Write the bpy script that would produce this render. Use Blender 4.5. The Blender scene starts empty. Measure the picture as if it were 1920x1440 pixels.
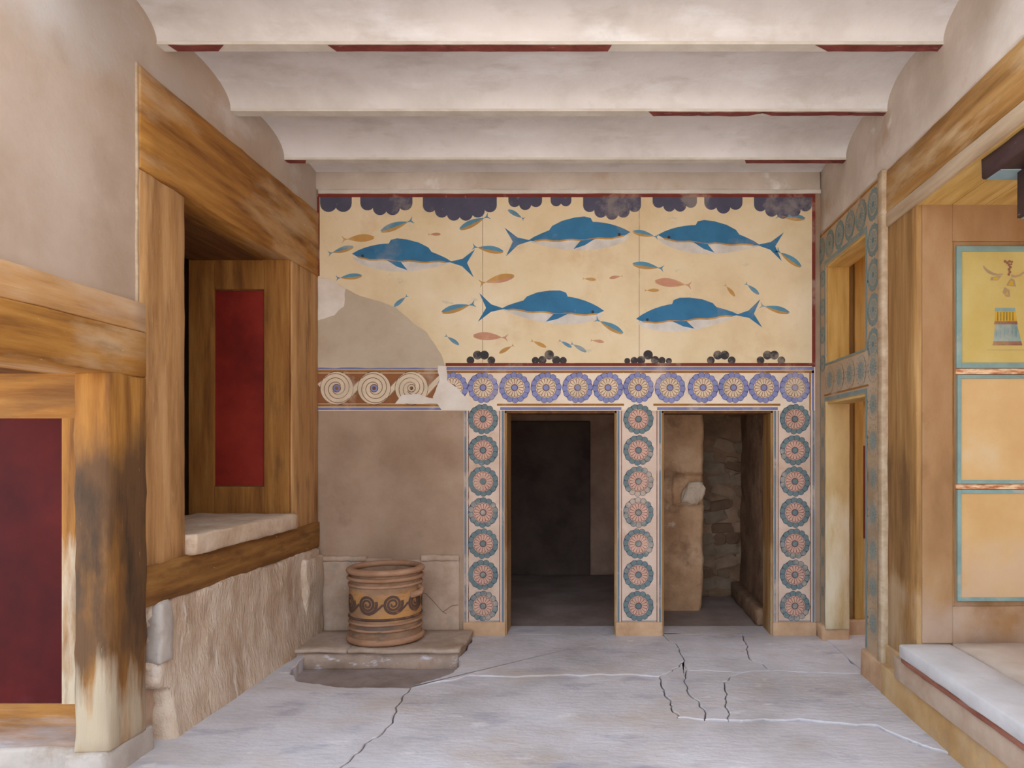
import bpy, bmesh, math, random
from mathutils import Vector, noise
random.seed(7)
S = bpy.context.scene
C = S.collection
PI = math.pi

# ------------------------------------------------------------------ camera
FPX, VX, VY, CH = 1400.0, 1130.0, 840.0, 1.6      # focal length in pixels, vanishing point, eye height
cam_d = bpy.data.cameras.new('camera'); cam = bpy.data.objects.new('camera', cam_d); C.objects.link(cam)
cam_d.sensor_fit = 'HORIZONTAL'; cam_d.sensor_width = 36.0; cam_d.lens = 36.0*FPX/1920.0
cam_d.shift_x = -(VX-960)/1920.0; cam_d.shift_y = (VY-720)/1920.0
cam_d.clip_start = 0.05; cam_d.clip_end = 200
cam.location = (0, 0, CH); cam.rotation_euler = (PI/2, 0, 0)
S.camera = cam

# ------------------------------------------------------------------ light
def lin(c):
    r = []
    for v in c:
        v /= 255.0
        r.append(v/12.92 if v <= 0.04045 else ((v+0.055)/1.055)**2.4)
    return (r[0], r[1], r[2], 1.0)

w = bpy.data.worlds.new('sky'); S.world = w; w.use_nodes = True
bg = w.node_tree.nodes['Background']
bg.inputs[0].default_value = (0.72, 0.84, 1.0, 1); bg.inputs[1].default_value = 1.3
sun_d = bpy.data.lights.new('sun', 'SUN'); sun = bpy.data.objects.new('sun', sun_d); C.objects.link(sun)
sun_d.energy = 6.5; sun_d.color = (1.0, 0.92, 0.82); sun_d.angle = math.radians(0.6)
sun.location = (3, 12, 14)
sun.rotation_euler = Vector((0.10, -0.52, -0.84)).to_track_quat('-Z', 'Y').to_euler()
S.view_settings.view_transform = 'Standard'; S.view_settings.look = 'None'
S.view_settings.gamma = 1.0; S.view_settings.use_curve_mapping = False
S.view_settings.exposure = 1.4

# ------------------------------------------------------------------ materials
def nmat(name, stops, scale=2.0, stretch=(1, 1, 1), rough=0.9, bump=0.25, bscale=28.0, layers=(), spec=0.25, bstretch=None, bdist=0.01):
    m = bpy.data.materials.new(name); m.use_nodes = True
    nt = m.node_tree; N = nt.nodes; L = nt.links
    b = N['Principled BSDF']
    b.inputs['Roughness'].default_value = rough
    b.inputs['Specular IOR Level'].default_value = spec
    geo = N.new('ShaderNodeNewGeometry')
    def noi(sc, st, det=8.0, ro=0.62):
        mp = N.new('ShaderNodeMapping'); mp.inputs['Scale'].default_value = st
        L.new(geo.outputs['Position'], mp.inputs['Vector'])
        n = N.new('ShaderNodeTexNoise'); n.inputs['Scale'].default_value = sc
        n.inputs['Detail'].default_value = det; n.inputs['Roughness'].default_value = ro
        L.new(mp.outputs[0], n.inputs['Vector']); return n
    n = noi(scale, stretch)
    r = N.new('ShaderNodeValToRGB'); L.new(n.outputs[0], r.inputs[0])
    e = r.color_ramp.elements
    while len(e) < len(stops): e.new(0.5)
    for i, (p, c) in enumerate(stops):
        e[i].position = p; e[i].color = lin(c)
    col = r.outputs[0]
    sep = None
    for ly in layers:                       # (colour, scale, stretch, lo, hi, strength, z-range or None)
        c, sc, st, lo, hi, k, zr = ly
        n2 = noi(sc, st); f = n2.outputs[0]
        if zr:
            if sep is None:
                sep = N.new('ShaderNodeSeparateXYZ'); L.new(geo.outputs['Position'], sep.inputs[0])
            for a, bb, v0, v1 in ((zr[0], zr[1], -.5, 0), (zr[2], zr[3], 0, -.5)):
                z = N.new('ShaderNodeMapRange'); z.inputs[1].default_value = a; z.inputs[2].default_value = bb
                z.inputs[3].default_value = v0; z.inputs[4].default_value = v1
                L.new(sep.outputs[2], z.inputs[0])
                ad = N.new('ShaderNodeMath'); ad.operation = 'ADD'
                L.new(f, ad.inputs[0]); L.new(z.outputs[0], ad.inputs[1]); f = ad.outputs[0]
        mr = N.new('ShaderNodeMapRange'); mr.inputs[1].default_value = lo; mr.inputs[2].default_value = hi
        mr.inputs[3].default_value = 0; mr.inputs[4].default_value = k
        L.new(f, mr.inputs[0]); f = mr.outputs[0]
        mx = N.new('ShaderNodeMix'); mx.data_type = 'RGBA'
        L.new(f, mx.inputs[0]); L.new(col, mx.inputs[6]); mx.inputs[7].default_value = lin(c)
        col = mx.outputs[2]
    L.new(col, b.inputs['Base Color'])
    if bump:
        nb = noi(bscale, bstretch or stretch, 6.0)
        bp = N.new('ShaderNodeBump'); bp.inputs['Strength'].default_value = bump; bp.inputs['Distance'].default_value = bdist
        L.new(nb.outputs[0], bp.inputs['Height']); L.new(bp.outputs[0], b.inputs['Normal'])
    return m

V1 = (1, 1, 1)
M = {}
M['plaster_left'] = nmat('plaster_left', [(.3, (164, 140, 117)), (.5, (178, 155, 135)), (.7, (187, 166, 148))], 1.1, V1, .92, .15, 40,
    layers=[((184, 176, 168), .9, V1, .38, .62, .8, (2.5, 3.5, 9, 10)), ((208, 202, 198), 1.3, (1, 1, 1.8), .54, .66, .6, (3.1, 3.6, 9, 10)), ((150, 124, 102), 1.6, V1, .58, .72, .4, None)])
M['plaster_ceiling'] = nmat('plaster_ceiling', [(.3, (194, 186, 180)), (.5, (212, 206, 202)), (.7, (223, 217, 215))], 1.4, V1, .92, .2, 30,
    layers=[((169, 158, 147), 2.2, (1, 2, 2), .56, .75, .55, None), ((235, 236, 237), 1.5, (.8, 2.2, 2.2), .56, .68, .5, None), ((183, 176, 172), 7, V1, .6, .75, .35, None)])
M['plaster_flange'] = nmat('plaster_flange', [(.35, (196, 186, 172)), (.65, (214, 206, 194))], 5, V1, .9, .15, 40)
M['plaster_right'] = nmat('plaster_right', [(.3, (181, 166, 148)), (.5, (197, 182, 168)), (.7, (216, 203, 190))], 1.8, V1, .92, .2, 30,
    layers=[((166, 131, 94), 2.4, V1, .56, .7, .5, None), ((244, 243, 238), 2.0, V1, .62, .7, .5, None)])
M['plaster_brown'] = nmat('plaster_brown', [(.25, (139, 112, 89)), (.5, (164, 136, 112)), (.75, (181, 154, 131))], 1.6, V1, .92, .18, 34,
    layers=[((110, 85, 68), 3.2, (1, 1, .7), .6, .75, .5, None), ((126, 89, 61), 1.2, V1, .52, .7, .35, None)])
M['gypsum'] = nmat('gypsum', [(.25, (182, 151, 123)), (.5, (212, 186, 160)), (.75, (229, 210, 188))], 3.2, (1, 1.6, .7), .9, .9, 20,
    layers=[((140, 108, 79), 4, (1, 1, .5), .60, .70, .6, None), ((164, 123, 86), 1.3, (1, 1, .6), .56, .68, .45, None), ((240, 227, 214), 5, (1, 2.4, .6), .58, .66, .6, None)], bstretch=(1, 2.2, .8), bdist=.03)
M['gypsum_edge'] = nmat('gypsum_edge', [(.3, (168, 156, 144)), (.7, (192, 180, 168))], 5, V1, .9, .5, 24, layers=[((136, 110, 86), 3, V1, .54, .66, .6, None)])
M['sill_stone'] = nmat('sill_stone', [(.3, (186, 156, 128)), (.55, (208, 184, 158)), (.75, (222, 204, 182))], 5, V1, .85, .7, 30, layers=[((150, 112, 80), 7, V1, .58, .7, .5, None)])
def wood(name, ax, stops, layers=(), bump=.35, rough=.72):
    st = [9, 9, 9]; st[ax] = .8
    return nmat(name, stops, 1.6, tuple(st), rough, bump, 5.0, layers=layers, spec=.35)
OC = [(.28, (108, 64, 20)), (.5, (156, 104, 41)), (.72, (182, 131, 63))]
OCL = [(.28, (148, 104, 58)), (.5, (178, 132, 82)), (.72, (196, 154, 106))]
M['wood_y'] = wood('wood_y', 1, OC, [((191, 161, 124), 1.6, (3, .5, 2), .52, .66, .7, None), ((217, 190, 132), 9, (4, 1, 4), .68, .72, .6, None), ((87, 51, 23), 2, (3, .7, 3), .58, .72, .5, None)])
M['wood_y_pale'] = wood('wood_y_pale', 1, OCL, [((192, 165, 140), 1.4, (2, .6, 2), .46, .6, .6, None)])
M['wood_z'] = wood('wood_z', 2, OCL, [((112, 71, 33), 2.2, (3, 3, .5), .52, .66, .65, None), ((207, 177, 128), 10, (3, 5, .8), .66, .72, .6, None), ((80, 49, 27), 2, (4, 4, .7), .5, .68, .55, (.5, .9, 1.3, 1.9))])
M['wood_jamb'] = wood('wood_jamb', 2, [(.28, (107, 61, 21)), (.5, (145, 93, 37)), (.72, (168, 117, 56))], [((75, 45, 18), 2, (3, 3, .8), .56, .72, .5, None)])
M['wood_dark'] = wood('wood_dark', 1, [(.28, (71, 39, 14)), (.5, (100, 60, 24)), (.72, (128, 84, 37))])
M['wood_rail'] = wood('wood_rail', 1, [(.28, (93, 56, 21)), (.5, (134, 90, 40)), (.72, (161, 116, 61))], [((207, 184, 146), 9, (3, 1, 5), .66, .72, .6, None), ((67, 41, 19), 3, (2, .7, 3), .56, .7, .6, None)])
BURN = [((86, 59, 35), 1.5, (2.5, 2.5, .8), .22, .50, .92, (.1, .62, 1.46, 1.95)), ((181, 166, 141), 2.6, (4, 4, .5), .30, .52, .85, (-1, -.5, .30, .85)),
        ((204, 159, 109), 10, (4, 4, .7), .66, .72, .7, None), ((53, 38, 24), 2.2, (3, 3, .8), .46, .62, .8, (.3, .6, 1.4, 1.8))]
M['wood_burnt'] = wood('wood_burnt', 2, OC, BURN)
M['wood_burnt_rail'] = wood('wood_burnt_rail', 0, OC, [((168, 166, 168), 3, (.6, 1, 3), .30, .62, .8, (-1, -.5, .20, .42)), ((104, 70, 40), 2, (.6, 1, 3), .44, .66, .7, None)])
M['wood_burnt_stile'] = wood('wood_burnt_stile', 2, OC, [((193, 178, 153), 3, (4, 4, .6), .34, .56, .85, (-1, -.5, 1.1, 1.6))])
M['red_panel'] = nmat('red_panel', [(.3, (107, 30, 22)), (.5, (135, 39, 29)), (.7, (150, 50, 36))], 2.5, V1, .38, .05, 30, layers=[((75, 17, 17), 1.6, V1, .5, .7, .6, None), ((188, 135, 123), 18, (3, 3, .7), .72, .76, .5, None)], spec=.5)
M['red_panel_lit_foot'] = nmat('red_panel_lit_foot', [(.3, (61, 8, 7)), (.5, (75, 13, 12)), (.7, (87, 20, 18))], 2.0, V1, .6, .06, 30, layers=[((49, 7, 12), 1.4, V1, .42, .62, .7, None), ((113, 58, 67), 1.5, V1, .46, .68, .5, (-1, -.5, .36, .6))], spec=.12)  # purple light at the panel's foot is painted in as a paler layer
M['red_flange'] = nmat('red_flange', [(.35, (105, 49, 40)), (.65, (137, 72, 64))], 9, V1, .85, .1, 40, layers=[((193, 163, 152), 12, (1, 3, 3), .62, .68, .6, None)])
M['floor'] = nmat('floor', [(.25, (171, 165, 163)), (.5, (199, 193, 194)), (.75, (216, 212, 215))], 1.5, V1, .62, .5, 12,
    layers=[((184, 162, 137), 1.1, (1, 1.6, 1), .5, .68, .45, None), ((141, 138, 155), 1.9, (1, 2.2, 1), .56, .70, .65, None), ((237, 231, 227), 3.2, (1, 2.2, 1), .62, .69, .5, None), ((116, 97, 83), 9, (1, 2, 1), .66, .72, .4, None)], spec=.4, bstretch=(1, 2.2, 1), bdist=.012)
M['floor_low'] = nmat('floor_low', [(.3, (131, 113, 103)), (.7, (169, 154, 148))], 4, V1, .85, .5, 20, layers=[((191, 187, 193), 3, V1, .58, .68, .4, None)])
M['floor_dark'] = nmat('floor_dark', [(.3, (128, 109, 98)), (.7, (163, 144, 135))], 2.5, V1, .8, .5, 16)
M['ledge'] = nmat('ledge', [(.3, (153, 129, 109)), (.7, (195, 173, 155))], 4, V1, .85, .6, 20, layers=[((230, 227, 238), 7, (1, 1, 2), .56, .66, .75, (-.3, -.1, .01, .045)), ((142, 94, 63), 4, V1, .55, .7, .6, (-.3, -.1, .02, .05))])
M['dado'] = nmat('dado', [(.3, (149, 122, 98)), (.5, (177, 149, 126)), (.7, (194, 170, 149))], 3.2, V1, .9, .4, 24, layers=[((128, 130, 120), 3, V1, .54, .66, .6, None), ((221, 211, 200), 6, V1, .64, .7, .5, None)])
M['crack'] = nmat('crack', [(.3, (92, 72, 58)), (.7, (120, 96, 78))], 8, V1, .95, .1)
M['plinth'] = nmat('plinth', [(.3, (180, 142, 106)), (.7, (208, 172, 138))], 5, V1, .9, .25, 26, layers=[((150, 104, 64), 4, V1, .56, .7, .5, None)])
M['riser'] = nmat('riser', [(.3, (170, 129, 79)), (.5, (190, 153, 104)), (.7, (201, 169, 125))], 3, V1, .88, .25, 26, layers=[((147, 129, 115), 2, V1, .54, .68, .6, None)])
M['riser_stone'] = nmat('riser_stone', [(.3, (174, 146, 122)), (.7, (200, 180, 160))], 4, V1, .88, .3, 26)
M['step_stone'] = nmat('step_stone', [(.3, (186, 182, 180)), (.7, (210, 206, 204))], 3, V1, .75, .3, 20)
M['step_edge'] = nmat('step_edge', [(.3, (126, 72, 56)), (.7, (166, 112, 92))], 6, (3, .6, 3), .85, .4, 20)
M['annex_floor'] = nmat('annex_floor', [(.3, (176, 156, 140)), (.7, (204, 188, 172))], 3, V1, .8, .3, 20)
M['ground'] = nmat('ground', [(.3, (196, 188, 176)), (.7, (216, 208, 198))], 1, V1, .95, .2, 10)
M['rough_room'] = nmat('rough_room', [(.25, (97, 72, 54)), (.5, (136, 104, 79)), (.75, (167, 133, 106))], 2.2, V1, .95, .8, 9, layers=[((77, 59, 47), 3, V1, .54, .68, .6, None), ((172, 165, 138), 2, V1, .6, .7, .4, None)], bdist=.04)
M['dark_room'] = nmat('dark_room', [(.25, (138, 103, 86)), (.5, (178, 141, 118)), (.75, (207, 172, 144))], 1.6, V1, .95, .5, 9, bdist=.03)
M['dark_brown'] = nmat('dark_brown', [(.3, (75, 58, 52)), (.7, (107, 87, 75))], 2, V1, .95, .3, 9)  # plain dark brown for the room past the window and the alcove sheet
M['pillar'] = nmat('pillar', [(.25, (142, 102, 69)), (.5, (186, 144, 107)), (.75, (216, 177, 140))], 2.4, V1, .92, .8, 12, layers=[((111, 74, 50), 3.2, V1, .55, .68, .6, None), ((227, 210, 190), 4, V1, .62, .7, .5, None)], bdist=.03)
for i, c in enumerate([(135, 107, 83), (153, 122, 96), (120, 91, 69), (142, 118, 96)]):
    M['rubble%d' % i] = nmat('rubble_%s' % 'abcd'[i], [(.3, tuple(int(v*.8) for v in c)), (.7, c)], 6, V1, .95, .6, 16)
YW = [(.28, (159, 117, 57)), (.5, (197, 154, 87)), (.72, (219, 182, 115))]
M['wood_pier'] = wood('wood_pier', 2, [(.28, (121, 84, 42)), (.5, (153, 112, 63)), (.72, (175, 136, 84))], [((90, 60, 31), 1.4, (3, 3, .6), .46, .64, .7, (.5, .8, 1.5, 2.2)), ((182, 156, 122), 2, (2, 2, .8), .4, .6, .7, (-1, 0, .7, 1.0)), ((213, 175, 116), 10, (4, 4, .8), .68, .73, .6, None)])
M['wood_soffit'] = wood('wood_soffit', 1, [(.28, (169, 129, 65)), (.5, (201, 163, 94)), (.72, (220, 188, 123))])
M['wood_yellow'] = wood('wood_yellow', 2, [(.28, (156, 116, 52)), (.5, (186, 146, 76)), (.72, (206, 170, 104))])
M['wood_lintel'] = wood('wood_lintel', 1, [(.28, (124, 84, 37)), (.5, (161, 116, 61)), (.72, (185, 144, 87))], [((198, 171, 132), 1.4, (3, .6, 3), .5, .62, .75, None)])
M['wood_lintel_pale'] = wood('wood_lintel_pale', 1, [(.28, (156, 129, 99)), (.5, (178, 153, 123)), (.72, (195, 173, 146))])
M['annex_wall'] = nmat('annex_wall', [(.25, (123, 89, 55)), (.5, (150, 113, 76)), (.75, (166, 133, 96))], 1.5, (2, 2, .9), .85, .2, 24, layers=[((170, 147, 129), 2.5, V1, .35, .6, .75, (-1, 0, .62, 1.0)), ((112, 75, 42), 2, V1, .56, .7, .5, None)])
M['ochre_room'] = nmat('ochre_room', [(.25, (170, 137, 86)), (.5, (195, 163, 111)), (.75, (213, 185, 138))], 1.6, (2, 2, .7), .85, .0, 24, layers=[((224, 210, 182), 2, (3, 3, .7), .35, .6, .8, (-1, 0, 1.0, 1.6))])
M['capital'] = nmat('capital', [(.3, (52, 34, 34)), (.7, (78, 56, 54))], 3, (3, 1, 3), .6, .2, 26, layers=[((196, 180, 160), 14, (4, .8, 4), .69, .73, .7, None)])
M['capital_blue'] = nmat('capital_blue', [(.3, (120, 148, 158)), (.7, (148, 172, 178))], 5, V1, .7, .1)
M['shaft'] = nmat('shaft', [(.3, (126, 40, 26)), (.7, (154, 58, 40))], 3, V1, .6, .15)

WEAR = (206, 182, 158)
def paint(name, c, wear=.6, to=WEAR, lo=.56, hi=.66, sc=3.2):
    d = tuple(max(0, int(v*.86)) for v in c)
    return nmat('paint_'+name, [(.3, d), (.7, c)], 6, V1, .85, .08, 40, layers=[(to, sc, V1, lo, hi, wear, None), (to, 20, V1, .64, .7, wear*.8, None)])
M['cream'] = nmat('paint_cream', [(.25, (207, 179, 138)), (.5, (224, 201, 162)), (.75, (233, 214, 182))], 1.7, V1, .85, .08, 36, layers=[((200, 161, 119), 2.6, V1, .56, .7, .4, None), ((168, 172, 167), 5, (1, 1, 2), .66, .70, .35, None)])
M['cream_frieze'] = nmat('paint_cream_frieze', [(.25, (214, 190, 164)), (.6, (232, 212, 188))], 2.5, V1, .85, .08, 36, layers=[((196, 164, 130), 3.0, V1, .58, .7, .5, None)])
M['cream_pier'] = nmat('paint_cream_pier', [(.25, (190, 160, 138)), (.6, (216, 190, 170))], 2.5, V1, .85, .08, 36, layers=[((176, 132, 98), 2.4, V1, .54, .68, .6, None)])
M['border_red'] = paint('border_red', (128, 56, 46), .4)
M['line_violet'] = paint('line_violet', (126, 128, 170), .5)
M['line_ochre'] = paint('line_ochre', (160, 108, 52), .5)
M['line_slate'] = paint('line_slate', (112, 130, 140), .6)
M['line_brown'] = paint('line_brown', (122, 82, 62), .5)
M['violet'] = paint('violet', (140, 142, 184), .35)
M['violet_line'] = paint('violet_line', (93, 88, 126), .3)
M['slate'] = paint('slate', (114, 131, 130), .55, (227, 190, 161), .56, .66, 2.0)
M['slate_line'] = paint('slate_line', (71, 81, 100), .3)
M['petal_cream'] = paint('petal_cream', (228, 204, 172), .2)
M['petal_pink'] = paint('petal_pink', (214, 172, 152), .2)
M['petal_line'] = paint('petal_line', (140, 92, 72), .3)
M['teal'] = paint('teal', (134, 148, 142), .55, (176, 152, 122))
M['teal_line'] = paint('teal_line', (112, 132, 132), .4, (176, 152, 122))
M['beige'] = nmat('paint_beige', [(.3, (170, 142, 110)), (.7, (196, 170, 140))], 2, V1, .88, .1, 30, layers=[((116, 84, 50), 1.6, V1, .5, .66, .6, (.3, .6, 1.4, 1.9)), ((166, 152, 136), 2, V1, .5, .66, .6, None)])
M['fish_blue'] = paint('fish_blue', (62, 122, 160), .15)
M['fish_lightblue'] = paint('fish_lightblue', (96, 148, 172), .3, (226, 198, 152))
M['fish_belly'] = paint('fish_belly', (222, 212, 200), .2)
M['fish_ochre'] = paint('fish_ochre', (200, 150, 84), .3, (226, 198, 152))
M['fish_pink'] = paint('fish_pink', (206, 148, 120), .3, (226, 198, 152))
M['scallop'] = paint('scallop', (88, 86, 104), .3, (200, 180, 160))
M['pebble'] = paint('pebble', (66, 60, 60), .6, (150, 136, 120), .5, .62, 9)
M['mural_patch'] = nmat('mural_patch', [(.3, (176, 156, 132)), (.7, (198, 180, 156))], 2.4, V1, .92, .15, 30)
M['white_patch'] = nmat('white_patch', [(.3, (210, 194, 176)), (.7, (228, 216, 202))], 5, V1, .92, .25, 30)
M['spiral_field'] = paint('spiral_field', (150, 96, 58), .35)
M['panel_yellow'] = nmat('panel_yellow', [(.3, (180, 155, 85)), (.6, (192, 173, 111)), (.8, (198, 185, 138))], 2, V1, .85, .05, 30)
M['panel_orange'] = nmat('panel_orange', [(.3, (188, 149, 96)), (.6, (198, 163, 113)), (.8, (200, 176, 139))], 2.4, V1, .85, .05, 30, layers=[((192, 167, 145), 2, V1, .4, .62, .5, (-1, 0, 1.0, 1.5))])
M['panel_blue'] = paint('panel_blue', (132, 158, 152), .3)
M['panel_worn'] = nmat('panel_worn', [(.4, (170, 100, 62)), (.6, (226, 192, 152))], 12, (1, 1, 4), .9, .1)
M['fig_brown'] = paint('fig_brown', (140, 96, 80), .2, (216, 192, 122))
M['fig_grey'] = paint('fig_grey', (168, 144, 110), .2, (216, 192, 122))
M['fig_yellow'] = paint('fig_yellow', (200, 160, 52), .2, (216, 192, 122))
M['fig_dark'] = paint('fig_dark', (96, 84, 52), .2, (216, 192, 122))
M['clay'] = nmat('clay', [(.25, (122, 92, 70)), (.5, (152, 118, 90)), (.75, (172, 138, 110))], 5, (1, 1, 1.6), .88, .3, 30,
    layers=[((198, 142, 78), 3, V1, .34, .5, .8, (.18, .28, .46, .56)), ((92, 86, 84), 3.4, (1, 1, 2.5), .50, .60, .7, (-.1, 0, .2, .5)), ((112, 76, 56), 6, (1, 1, 4), .54, .66, .5, None), ((150, 132, 120), 3, V1, .54, .64, .5, None)])
M['clay_rim'] = nmat('clay_rim', [(.3, (150, 108, 80)), (.7, (182, 142, 112))], 6, (1, 1, 3), .88, .25, 30, layers=[((96, 80, 68), 5, (1, 1, 3), .58, .68, .6, None)])
M['clay_paint'] = nmat('clay_paint', [(.3, (78, 58, 50)), (.7, (104, 78, 66))], 9, V1, .85, .1, 30, layers=[((176, 120, 78), 7, V1, .55, .66, .6, None)])

# ------------------------------------------------------------------ object helpers
def root(name, label, cat, loc=(0, 0, 0), kind=None, group=None):
    o = bpy.data.objects.new(name, None); C.objects.link(o); o.location = loc
    o['label'] = label; o['category'] = cat
    if kind: o['kind'] = kind
    if group: o['group'] = group
    return o
def tag(o, label, cat, kind=None, group=None):
    o['label'] = label; o['category'] = cat
    if kind: o['kind'] = kind
    if group: o['group'] = group
    return o
def wloc(o):
    v = Vector((0, 0, 0))
    while o: v += o.location; o = o.parent
    return v
def finish(name, bm, mats, parent=None, smooth=False):
    me = bpy.data.meshes.new(name)
    lo = Vector((1e9,)*3); hi = Vector((-1e9,)*3)
    for v in bm.verts:
        for i in range(3):
            lo[i] = min(lo[i], v.co[i]); hi[i] = max(hi[i], v.co[i])
    c = Vector(((lo.x+hi.x)/2, (lo.y+hi.y)/2, lo.z))
    for v in bm.verts: v.co -= c
    bm.to_mesh(me); bm.free()
    for m in (mats if isinstance(mats, (list, tuple)) else [mats]): me.materials.append(M[m])
    if smooth:
        for p in me.polygons: p.use_smooth = True
    o = bpy.data.objects.new(name, me); C.objects.link(o)
    if parent:
        o.parent = parent; o.location = c - wloc(parent)
    else: o.location = c
    return o
def add_box(bm, x0, x1, y0, y1, z0, z1, bev=0.0):
    g = bmesh.ops.create_cube(bm, size=1.0)
    vs = g['verts']
    for v in vs:
        v.co = Vector((x0+(v.co.x+.5)*(x1-x0), y0+(v.co.y+.5)*(y1-y0), z0+(v.co.z+.5)*(z1-z0)))
    if bev:
        es = list({e for v in vs for e in v.link_edges})
        bmesh.ops.bevel(bm, geom=es, offset=bev, segments=2, affect='EDGES', profile=.6)
def box(name, x0, x1, y0, y1, z0, z1, mat, parent=None, bev=.006):
    bm = bmesh.new(); add_box(bm, x0, x1, y0, y1, z0, z1, bev)
    return finish(name, bm, mat, parent)
def worn(name, x0, x1, y0, y1, z0, z1, mat, parent=None, cell=.07, amp=.006, bev=.012, freq=6.0, smooth=True, keep=None):
    """a box cut into cells whose surface wanders a little, with rounded, chipped edges"""
    bm = bmesh.new()
    nx, ny, nz = [max(2, int(round(d/cell))) for d in (x1-x0, y1-y0, z1-z0)]
    def fr(n, L):
        b = min(.45, bev/max(L, 1e-6)); return [0, b] + [b+(1-2*b)*i/n for i in range(1, n)] + [1-b, 1]
    A, B, D = fr(nx, x1-x0), fr(ny, y1-y0), fr(nz, z1-z0)
    cache = {}
    def vert(i, j, k):
        key = (i, j, k)
        if key in cache: return cache[key]
        p = Vector((x0+A[i]*(x1-x0), y0+B[j]*(y1-y0), z0+D[k]*(z1-z0)))
        ex = [i in (0, len(A)-1), j in (0, len(B)-1), k in (0, len(D)-1)]
        if sum(ex) >= 2:                               # edge: pull in = bevel, chipped
            chip = .5 + .5*noise.noise(p*9.0) + max(0, noise.noise(p*3.0+Vector((5, 5, 5))))*1.2
            for a, cc in enumerate(((x0+x1)/2, (y0+y1)/2, (z0+z1)/2)):
                if ex[a]: p[a] += (1 if cc > p[a] else -1)*min(bev, .02)*.7*chip
        n = noise.noise_vector(p*freq)*amp
        cache[key] = bm.verts.new(p+n); return cache[key]
    def grid(nu, nv, f):
        for u in range(nu):
            for v in range(nv):
                bm.faces.new([f(u, v), f(u+1, v), f(u+1, v+1), f(u, v+1)])
    a, b, d = len(A)-1, len(B)-1, len(D)-1
    grid(a, b, lambda u, v: vert(u, v, d)); grid(b, a, lambda u, v: vert(v, u, 0))
    grid(a, d, lambda u, v: vert(u, 0, v)); grid(d, a, lambda u, v: vert(v, b, u))
    grid(b, d, lambda u, v: vert(a, u, v)); grid(d, b, lambda u, v: vert(0, v, u))
    return finish(name, bm, mat, parent, smooth)
def decal(name, parent, to3, polys):
    """flat paint: polys = [(points2d, material, millimetres proud)]"""
    bm = bmesh.new(); mats = []
    for pts, m, off in polys:
        if m not in mats: mats.append(m)
        vs = [bm.verts.new(to3(p[0], p[1], off*.001)) for p in pts]
        try: f = bm.faces.new(vs)
        except ValueError: continue
        f.material_index = mats.index(m)
    return finish(name, bm, mats, parent)
def ring(cx, cy, r, n=24, a0=0.0):
    return [(cx+r*math.cos(a0+2*PI*i/n), cy+r*math.sin(a0+2*PI*i/n)) for i in range(n)]
def rect(x0, x1, y0, y1): return [(x0, y0), (x1, y0), (x1, y1), (x0, y1)]
def ribbon(pts, wd):
    L, R = [], []
    for i, p in enumerate(pts):
        a = pts[max(0, i-1)]; b = pts[min(len(pts)-1, i+1)]
        dx, dy = b[0]-a[0], b[1]-a[1]; l = math.hypot(dx, dy) or 1
        ww = wd(i/(len(pts)-1)) if callable(wd) else wd
        L.append((p[0]-dy/l*ww/2, p[1]+dx/l*ww/2)); R.append((p[0]+dy/l*ww/2, p[1]-dx/l*ww/2))
    return [[L[i], R[i], R[i+1], L[i+1]] for i in range(len(pts)-1)]
def ragged(pts, step=.03, amp=.006, seed=0.0):
    out = []
    for i, p in enumerate(pts):
        q = pts[(i+1) % len(pts)]; l = math.hypot(q[0]-p[0], q[1]-p[1]); n = max(1, int(l/step))
        for k in range(n):
            x = p[0]+(q[0]-p[0])*k/n; y = p[1]+(q[1]-p[1])*k/n
            v = noise.noise_vector(Vector((x*14, y*14, seed)))
            out.append((x+v.x*amp, y+v.y*amp))
    return out
# key planes of the room, metres
YB, XL, XR, ZC = 6.36, -2.43, 1.85, 3.80
def bx(px): return (px-VX)*YB/FPX
def bz(py): return CH+(VY-py)*YB/FPX
def onback(x, z, off): return Vector((x, YB-off, z))
def onright(y, z, off): return Vector((XR-off, y, z))

# ------------------------------------------------------------------ floor
floor = root('floor', 'worn grey stone paving of the hall with cracks and a sunken patch', 'floor', (0, 3, 0), 'structure')
box('bedding', -3.3, 2.05, -2.0, 6.4, -.16, -.10, 'floor_low', floor, 0)
def gwarp(x, y):
    v = noise.noise_vector(Vector((x*2.3, y*2.3, 1.7)))*.05 + noise.noise_vector(Vector((x*9, y*9, 4.2)))*.028 + noise.noise_vector(Vector((x*30, y*30, 8.2)))*.008
    return (x+v.x, y+v.y)
def slab(pts, top, gap=.004, thick=.11):
    P = []
    for i, p in enumerate(pts):
        q = pts[(i+1) % len(pts)]; l = math.hypot(q[0]-p[0], q[1]-p[1]); n = max(1, int(l/.03))
        for k in range(n): P.append(gwarp(p[0]+(q[0]-p[0])*k/n, p[1]+(q[1]-p[1])*k/n))
    n = len(P); Q = []
    for i in range(n):
        a, b = P[i-1], P[(i+1) % n]; dx, dy = b[0]-a[0], b[1]-a[1]; l = math.hypot(dx, dy) or 1
        Q.append((P[i][0]-dy/l*gap, P[i][1]+dx/l*gap, -dy/l, dx/l))
    bm = bmesh.new()
    r0 = [bm.verts.new((x, y, top-thick)) for x, y, _, _ in Q]
    r1 = [bm.verts.new((x, y, top-.005)) for x, y, _, _ in Q]
    r2 = [bm.verts.new((x+u*.006, y+v*.006, top)) for x, y, u, v in Q]
    for a, b in ((r0, r1), (r1, r2)):
        for i in range(n): bm.faces.new([a[i], a[(i+1) % n], b[(i+1) % n], b[i]])
    f = bm.faces.new(r2); f.normal_update()
    if f.normal.z < 0: f.normal_flip()
    bmesh.ops.triangulate(bm, faces=[f], ngon_method='EAR_CLIP')
    return finish('paving_slab', bm, 'floor', floor)
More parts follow.
